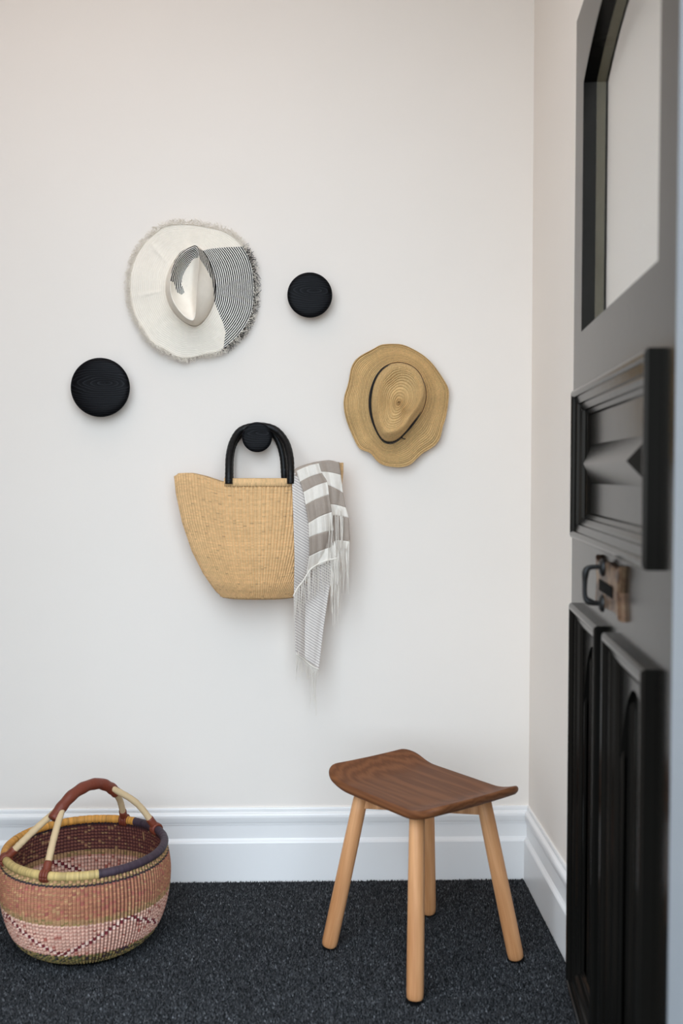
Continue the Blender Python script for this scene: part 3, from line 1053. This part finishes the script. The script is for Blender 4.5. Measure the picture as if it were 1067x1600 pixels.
def scarf():
    root = empty('striped_scarf', tuple(at(480, 735, -0.09)))
    tag(root, 'taupe and white striped fringed scarf hanging out of the tote', 'scarf')

    def thick(o, t=0.0016):
        m = o.modifiers.new('thick', 'SOLIDIFY')
        m.thickness, m.offset = t, 0
        return o
    # plain twill length underneath, down to the long fringed end
    lt = [(455.5, 741), (457, 775), (458.5, 820), (460, 870), (459.5, 925), (461, 975), (462, 1021)]
    rt = [(500, 735), (512, 770), (518, 820), (522, 870), (513, 930), (504.5, 990), (498, 1046)]
    P, u, v, px, py, Yp = sheet(lt, rt, 40, 120, 0.006, 0.0022, 1.6, 0.3)
    uv = np.stack([px.ravel() * 0.085, -py.ravel() * 0.14], -1)
    thick(tag(mesh_obj('twill_length', P.reshape(-1, 3), grid_faces(120, 40), M_TWILL, root, uv=uv), 'plain grey twill length of the scarf'))
    # bundled top, tucked over the tote's edge
    tp = [(457, 748, 0.006), (459, 741, 0.012), (466, 733, 0.010), (480, 727.5, 0.006), (497, 723.5, 0.004), (515, 721.5, 0.002), (531, 724, 0.002)]
    q = smooth_path([(a, b + 4, c_) for a, b, c_ in tp], 50)
    w = at(q[:, 0], q[:, 1], bag_front_y(q[:, 0], q[:, 1]) + 0.014 - q[:, 2])
    tube('tucked_roll', w, np.interp(np.arange(50), [0, 6, 40, 49], [0.006, 0.011, 0.012, 0.009]), M_TAUPE_CLOTH, root, None, 12)

    def banded(name, left, right, first_white, depth, ripple, rip_n, seed, nu=36):
        nb = len(left) - 1
        nv = nb * 14 + 1
        P, u, v, px, py, Y = sheet(left, right, nu, nv, depth, ripple, rip_n, seed)
        # woven pleats along the drop
        pl = 0.0006 * np.sin(2 * math.pi * 22 * u + 0.4 * v)
        P = at(px, py, Y - pl)
        Fc = grid_faces(nv, nu)
        fv = v.ravel()[Fc].mean(1)
        band = np.clip(np.floor(fv).astype(int), 0, nb - 1)
        white = (band % 2 == 0) == first_white
        for nm, mk, mat in ((name + '_white_band', white, M_WHITE_CLOTH), (name + '_taupe_band', ~white, M_TAUPE_CLOTH)):
            for bnd in range(nb):
                m_ = mk & (band == bnd)
                if not m_.any():
                    continue
                f = Fc[m_]
                idx, inv = np.unique(f, return_inverse=True)
                thick(mesh_obj(nm.split('_', 1)[1], P.reshape(-1, 3)[idx], inv.reshape(f.shape), mat, root))
        return px, py, Y
    L1 = [(463, 736), (468.5, 753), (474, 769), (477.5, 789), (482, 817), (483, 840), (483, 869), (479, 895)]
    R1 = [(498, 724), (503, 739), (511, 753), (514, 773), (518, 800), (521, 829), (524, 853), (527, 872)]
    L2 = [(488, 723), (496, 737), (502, 755), (505, 787), (510, 806), (514, 846), (516, 862)]
    R2 = [(530, 722), (532.5, 742), (536, 770), (540, 793), (544.5, 809), (546.5, 846), (544, 858)]
    banded('side', L2, R2, False, 0.010, 0.003, 1.2, 1.0, 26)
    px1, py1, Y1 = banded('front', L1, R1, True, 0.015, 0.0028, 1.7, 0.0)
    # rolled white hem from the front fold down to the foot of the tote
    hm = smooth_path([(527, 872), (510, 876), (496, 882), (484, 891), (474, 907), (464, 920), (458, 932)], 40)
    w = at(hm[:, 0], hm[:, 1], bag_front_y(hm[:, 0], hm[:, 1]) - 0.018)
    tube('white_hem', w, 0.0022, M_WHITE_CLOTH, root, None, 8)

    # fringes
    def drop(x0, y0, ln, yw, sway=3.0, n=7, jit=0.6):
        s_ = np.linspace(0, 1, n)
        ph = rng.uniform(0, 6.28)
        xx = x0 + sway * rng.normal(0, 0.5) * s_ + jit * np.sin(s_ * 7 + ph) * s_
        yy = y0 + ln * s_
        return at(xx, yy, yw + rng.normal(0, 0.002) * s_)
    paths = []
    for k in range(46):
        i = rng.integers(0, 39)
        x0, y0 = hm[i, 0], hm[i, 1]
        paths.append(drop(x0, y0, rng.uniform(28, 52), float(bag_front_y(x0, y0)) - 0.019))
    for k in range(44):
        x0 = rng.uniform(516, 530)
        paths.append(drop(x0, rng.uniform(845, 872), rng.uniform(60, 125), float(bag_front_y(x0, 870)) - 0.018, 5))
    for k in range(30):
        x0 = rng.uniform(526, 546)
        paths.append(drop(x0, rng.uniform(842, 862), rng.uniform(30, 75), float(bag_front_y(x0, 850)) - 0.016, 5))
    for k in range(16):
        x0 = rng.uniform(512, 536)
        paths.append(drop(x0, rng.uniform(790, 812), rng.uniform(50, 90), float(bag_front_y(x0, 830)) - 0.021, 6))
    V, Ff = strands(paths, rng.uniform(0.0007, 0.0013, len(paths)))
    mesh_obj('fringe', V, Ff, M_WHITE_CLOTH, root, kind='stuff')
    paths = []
    for k in range(60):
        t_ = rng.random()
        x0, y0 = 462 + 36 * t_, 1020 + 26 * t_
        ln = rng.uniform(14, 34) if t_ < 0.6 else rng.uniform(10, 24)
        paths.append(drop(x0, y0, ln, float(bag_front_y(x0, 915)) - 0.006, 4))
    for k in range(9):
        t_ = rng.uniform(0.6, 0.9)
        x0, y0 = 462 + 36 * t_, 1020 + 26 * t_
        paths.append(drop(x0, y0, rng.uniform(55, 76), float(bag_front_y(x0, 915)) - 0.006, 4, 9 - 2, 1.6))
    for k in range(8):
        x0 = rng.uniform(461.5, 467)
        paths.append(drop(x0, rng.uniform(1015, 1024), rng.uniform(20, 45), float(bag_front_y(x0, 915)) - 0.006, 2))
    V, Ff = strands(paths, rng.uniform(0.0006, 0.0011, len(paths)))
    mesh_obj('end_fringe', V, Ff, M_WHITE_CLOTH, root, kind='stuff')
    hm2 = smooth_path([(462, 1021), (474, 1030), (486, 1040), (498, 1046)], 12)
    tube('end_hem', at(hm2[:, 0], hm2[:, 1], bag_front_y(hm2[:, 0], hm2[:, 1]) - 0.008), 0.0020, M_WHITE_CLOTH, root, None, 6)


scarf()


# ------------------------------------------------------------------ round basket
def basket():
    C0 = np.array([-0.590, -0.372, 0.006])
    root = empty('round_basket', tuple(C0))
    tag(root, 'round pink and brown woven basket with leather-bound handle on the carpet', 'basket')
    prof = smooth_path([(0.118, 0.000), (0.146, 0.008), (0.174, 0.032), (0.194, 0.074), (0.2055, 0.125), (0.209, 0.172), (0.205, 0.212), (0.199, 0.236)], 400)
    seg = np.concatenate([[0], np.cumsum(np.hypot(*np.diff(prof, axis=0).T))])
    rows, cols = 58, 138
    base = srgb

    def cell_colour(ci, ri, inner):
        h = (ri + 0.5) / rows - (0.055 if inner else 0)
        u = ci / cols
        out = np.zeros(ci.shape + (3,))
        pink, rose, dark = np.array(srgb(230, 186, 164)[:3]), np.array(srgb(172, 98, 84)[:3]), np.array(srgb(104, 34, 40)[:3])
        brown, ochre, olive = np.array(srgb(178, 124, 90)[:3]), np.array(srgb(190, 146, 104)[:3]), np.array(srgb(146, 124, 76)[:3])
        black, plum = np.array(srgb(46, 36, 40)[:3]), np.array(srgb(120, 68, 62)[:3])
        rnd = rng.random(ci.shape)
        even = (ri % 2 == 0)
        bandp = (h >= 0.30) & (h < 0.60)
        out[:] = np.where(even[..., None], brown, rose * 0.45 + 0.55 * brown)
        out[rnd < 0.10] = ochre
        out[rnd > 0.92] = rose
        # olive-tan line
        m = (h >= 0.60) & (h < 0.655)
        out[m] = np.where((rnd[m] < 0.8)[:, None], ochre * 0.85, olive)
        # pink zone
        o2 = np.where(even[..., None], pink, pink * 0.45 + rose * 0.55)
        o2[rnd < 0.06] = rose
        out[bandp] = o2[bandp]
        # zigzag of pale and dark checks
        hh = (h - 0.30) / 0.30
        per = 4.0
        ph = ((u * per + 0.07) % 1.0)
        tri = np.where(ph < 0.5, ph * 2, 2 - ph * 2)
        z = bandp & (np.abs(tri - hh) < 0.085)
        chk = ((ci + (ri // 2)) % 2 == 0)
        out[z & chk] = np.array(srgb(240, 206, 188)[:3])
        out[z & ~chk] = dark * 1.3
        # foot
        m = h < 0.30
        out[m] = np.where((rnd[m] < 0.55)[:, None], olive, np.where((rnd[m] < 0.8)[:, None], np.array(srgb(92, 92, 58)[:3]), black * 1.4))
        # top lines
        m = (h > 0.955)
        out[m] = np.where(chk[m][:, None], ochre, olive)
        m = (h > 0.925) & (h <= 0.955)
        out[m] = black
        if inner:
            m = (h >= 0.655) & (h < 0.905)
            out[m] = np.where(even[m][:, None], plum * 0.8 + 0.2 * brown, np.array(srgb(82, 44, 44)[:3]))
            k_ = m & (rnd < 0.12)
            out[k_] = ochre * 0.7
            m = (h >= 0.905)
            out[m] = black
        out *= rng.normal(1, 0.10, ci.shape)[..., None]
        return np.clip(out, 0.004, 1)

    def shell(name, inset, sub_c, sub_r, amp, inner):
        nc, nr = cols * sub_c, rows * sub_r + 1
        th = np.linspace(0, 2 * math.pi, nc, endpoint=False)[None]
        v = np.arange(nr)[:, None] / sub_r
        u = np.arange(nc)[None] / sub_c
        L = v / rows * seg[-1]
        rr = np.interp(L, seg, prof[:, 0]) - inset
        zz = np.interp(L, seg, prof[:, 1]) + (0.004 * (1 - v / rows) if inner else 0)
        stake = np.abs(np.sin(math.pi * u)) ** 0.7
        weft = np.abs(np.cos(math.pi * (v + 0.5 * (np.floor(u) % 2))))
        d = amp * (0.75 * stake + 0.55 * stake * weft - 0.6) * (-1 if inner else 1)
        r = rr + d
        P = np.stack(np.broadcast_arrays(C0[0] + r * np.cos(th), C0[1] + r * np.sin(th), C0[2] + zz + 0 * r), -1).reshape(-1, 3)
        ci = np.tile(np.arange(nc) // sub_c, nr - 1)
        ri = np.repeat(np.arange(nr - 1) // sub_r, nc)
        cc, rj = np.meshgrid(np.arange(cols), np.arange(rows))
        tab = cell_colour(cc, rj, inner)
        Fc = grid_faces(nr, nc, True)
        if inner:
            Fc = Fc[:, ::-1]
        cc_ = tab[ri, ci].copy()
        # the darker strand of each twined pair shows between the stakes
        gap = (np.tile(np.arange(nc) % sub_c, nr - 1) == 0)
        cc_[gap] = cc_[gap] * 0.30 + 0.22 * np.array(srgb(120, 48, 44)[:3])
        return mesh_obj(name, P, Fc, M_BASKET, root, col=cc_)
    shell('woven_body', 0.0, 5, 3, 0.0055, False)
    shell('woven_inside', 0.009, 4, 2, 0.0035, True)
    # foot disc
    a = np.linspace(0, 2 * math.pi, 96, endpoint=False)
    for nm, z_, flip in (('base', 0.0, True), ('inside_base', 0.006, False)):
        rws = [0.118, 0.09, 0.05, 0.002]
        V = np.vstack([np.stack([C0[0] + r * np.cos(a), C0[1] + r * np.sin(a), np.full(96, C0[2] + z_)], -1) for r in rws])
        fcs = grid_faces(4, 96, True)
        tone = np.where((np.arange(len(fcs)) // 3 % 2 == 0)[:, None], np.array(srgb(214, 160, 140)[:3]), np.array(srgb(150, 86, 74)[:3]))
        mesh_obj(nm, V, fcs[:, ::-1] if flip else fcs, M_BASKET, root, col=tone)
    # wrapped rim in three dyed lengths
    nseg = 330
    th = np.linspace(0, 2 * math.pi, nseg, endpoint=False)
    ring = np.stack([C0[0] + 0.196 * np.cos(th), C0[1] + 0.196 * np.sin(th), np.full(nseg, C0[2] + 0.241)], -1)
    rr = 0.0098 * (1 + 0.045 * np.abs(np.sin(np.arange(nseg) * math.pi / 5)) + 0.02 * rng.normal(0, 1, nseg))
    m12 = 12
    aa = np.linspace(0, 2 * math.pi, m12, endpoint=False)
    V = np.stack([C0[0] + (0.196 + rr[:, None] * np.cos(aa)) * np.cos(th)[:, None], C0[1] + (0.196 + rr[:, None] * np.cos(aa)) * np.sin(th)[:, None],
                  C0[2] + 0.241 + rr[:, None] * np.sin(aa) * 1.05], -1)
    V = np.concatenate([V, V[:1]], 0)
    deg = np.degrees(th)
    wraps = [('ochre_rim', lambda d: (d > 62) & (d < 200), srgb(196, 138, 62)), ('natural_rim', lambda d: (d >= 200) & (d < 291), srgb(190, 164, 106)),
             ('plum_rim', lambda d: (d >= 291) | (d <= 62), srgb(62, 48, 58))]
    for nm, fn, c_ in wraps:
        k_ = np.where(fn(deg))[0]
        fl = grid_faces(nseg + 1, m12, True)
        keep = np.isin(np.repeat(np.arange(nseg), m12), k_)
        f = fl[keep]
        idx, inv = np.unique(f, return_inverse=True)
        tone = np.repeat(rng.normal(1, 0.13, nseg), m12)[keep]
        mesh_obj(nm, V.reshape(-1, 3)[idx], inv.reshape(f.shape), M_BASKET, root, col=np.array(c_[:3])[None] * tone[:, None])
    # handle: four wrapped sticks joined by a leather grip
    def rim_pt(d, r=0.196, z=0.244):
        return C0 + np.array([r * math.cos(R(d)), r * math.sin(R(d)), z])
    ends = [(-153, 0), (-105, 0), (72, 1), (36, 1)]
    dirv = np.array([math.cos(R(55)), math.sin(R(55)), 0])
    side = np.array([-dirv[1], dirv[0], 0])
    zt = 0.378
    gr = [C0 + dirv * s_ + np.array([0, 0, z_]) for s_, z_ in ((-0.104, 0.338), (-0.080, 0.359), (-0.045, 0.381), (0.0, 0.392), (0.045, 0.388), (0.080, 0.370), (0.104, 0.349))]
    g = smooth_path(gr, 50)
    tube('leather_grip', g, 0.0142 + 0.0007 * np.sin(np.arange(50) * 0.9), M_LEATHER, root, None, 18)
    for (d, far) in ends:
        top = (gr[-2] if far else gr[1]) + side * (0.005 if (d in (72, -153)) else -0.005)
        bot = rim_pt(d)
        mid = top * 0.5 + bot * 0.5 + np.array([0, 0, 0.010 if far else 0.002]) + dirv * (0.010 if far else -0.002)
        p = smooth_path([top, mid, bot], 40)
        rv = 0.0082 * (1 + 0.04 * np.abs(np.sin(np.arange(40) * 0.8)) + 0.03 * rng.normal(0, 1, 40))
        st = tube('handle_stick', p, rv, M_STICK, root, None, 12)
        # leather binding at the foot, looped round the rim
        q = p[int(40 * 0.80):]
        tube('leather_binding', q, 0.0103, M_LEATHER, st, root.location, 14)
        t_ = np.array([-math.sin(R(d)), math.cos(R(d)), 0])
        rdir = np.array([math.cos(R(d)), math.sin(R(d)), 0])
        lp = [rim_pt(d) + 0.0125 * (math.cos(b_) * rdir + math.sin(b_) * np.array([0, 0, 1])) - np.array([0, 0, 0.003]) for b_ in np.linspace(0, 2 * math.pi, 22)]
        tube('leather_loop', lp, 0.0042, M_LEATHER, st, root.location, 8, 1.0)
        for sgn in (-1, 1):
            lp2 = [x_ + sgn * t_ * 0.007 for x_ in lp]
            tube('leather_loop', lp2, 0.0038, M_LEATHER, st, root.location, 8)


basket()


# ------------------------------------------------------------------ stool
def stool():
    c = np.array([0.252, -0.462])
    phi = math.atan2(-0.812, 0.584)
    root = empty('wooden_stool', (c[0], c[1], 0.0), phi)
    tag(root, 'wooden stool with curved brown seat and four pale splayed legs', 'stool')
    # seat: rounded rectangle in plan, curled up at both ends; local x is the long axis
    hl, hw, rc, th_ = 0.207, 0.150, 0.042, 0.021
    nu, nv = 61, 33

    def top_z(x, y):
        e = np.clip((np.abs(x) - 0.105) / (hl - 0.105), 0, 1)
        return 0.4215 + 0.031 * e ** 1.9 + 0.003 * (np.abs(y) / hw) ** 2
    # boundary of the rounded rectangle
    bd = []
    for cx, cy, a0 in ((hl - rc, hw - rc, 0), (-hl + rc, hw - rc, 90), (-hl + rc, -hw + rc, 180), (hl - rc, -hw + rc, 270)):
        for a in np.linspace(a0, a0 + 90, 12):
            bd.append((cx + rc * math.cos(R(a)), cy + rc * math.sin(R(a))))
    bd2 = []
    for i in range(len(bd)):
        p0, p1 = np.array(bd[i]), np.array(bd[(i + 1) % len(bd)])
        k = max(1, int(np.linalg.norm(p1 - p0) / 0.012))
        for j in range(k):
            bd2.append(p0 + (p1 - p0) * j / k)
    bd = np.array(bd2)
    nb = len(bd)
    rings = []
    def ring(sc, dz, und):
        # shrink by an inward offset so the edge profile is even
        q = bd.copy()
        f = np.array([(hl - sc) / hl, (hw - sc) / hw])
        q = q * f
        z = top_z(q[:, 0], q[:, 1])
        rings.append(np.column_stack([q, z + dz]))
    for k in range(14):
        sc = 0.145 - 0.137 * (k / 13) ** 0.9
        ring(sc, 0.0, False)
    for a in np.linspace(15, 165, 9):
        ring(0.008 - 0.008 * math.sin(R(a)) , -0.0105 + 0.0105 * math.cos(R(a)), False)
    ring(0.012, -th_, True)
    ring(0.06, -th_, True)
    ring(0.145, -th_, True)
    V = np.vstack(rings)
    f = [tuple(q)[::-1] for q in grid_faces(len(rings), nb, True)]
    f = [q[::-1] for q in f]
    f.append(tuple(range(nb))[::-1])
    f.append(tuple(range((len(rings) - 1) * nb, len(rings) * nb)))
    mesh_obj('seat', V, f, M_SEAT, root, ORI)
    # legs
    inv = Matrix.Rotation(-phi, 4, 'Z') @ Matrix.Translation((-c[0], -c[1], 0))
    feet = {'N': (0.217, -0.685), 'B': (0.297, -0.240), 'L': (0.026, -0.424), 'R': (0.483, -0.500)}
    tops = {'N': (0.228, -0.610), 'B': (0.281, -0.325), 'L': (0.110, -0.440), 'R': (0.399, -0.492)}
    for k in 'NBLR':
        a = inv @ Vector((*feet[k], 0.0))
        b = inv @ Vector((*tops[k], 0.404))
        axis = (b - a)
        Ln = axis.length
        # flat tilted foot with a rounded edge
        prof = [(0.0, 0.0), (0.012, 0.0), (0.0165, 0.0015), (0.0190, 0.006), (0.0198, 0.02), (0.0198, 0.25 * Ln), (0.0193, 0.6 * Ln), (0.0185, 0.85 * Ln), (0.0178, Ln), (0.0, Ln)]
        aa = np.linspace(0, 2 * math.pi, 28, endpoint=False)
        V = np.vstack([np.stack([r * np.cos(aa), r * np.sin(aa), np.full(28, z)], -1) for r, z in prof])
        o = mesh_obj('leg', V, [tuple(q) for q in grid_faces(len(prof), 28, True)], M_OAK, root, ORI)
        o.rotation_mode = 'QUATERNION'
        o.rotation_quaternion = Vector((0, 0, 1)).rotation_difference(axis)
        o.location = a + Vector((0, 0, 0.005))
    # crossed rails under the seat
    for k1, k2, z0 in (('L', 'R', 0.362), ('N', 'B', 0.362)):
        a = inv @ Vector((*tops[k1], z0))
        b = inv @ Vector((*tops[k2], z0))
        d = (b - a)
        Ln = d.length
        o = box('cross_rail', 0, Ln, -0.011, 0.011, 0.0, 0.040, M_OAK, root, ORI, 0.002)
        o.location = a
        o.rotation_euler = (0, 0, math.atan2(d.y, d.x))


stool()
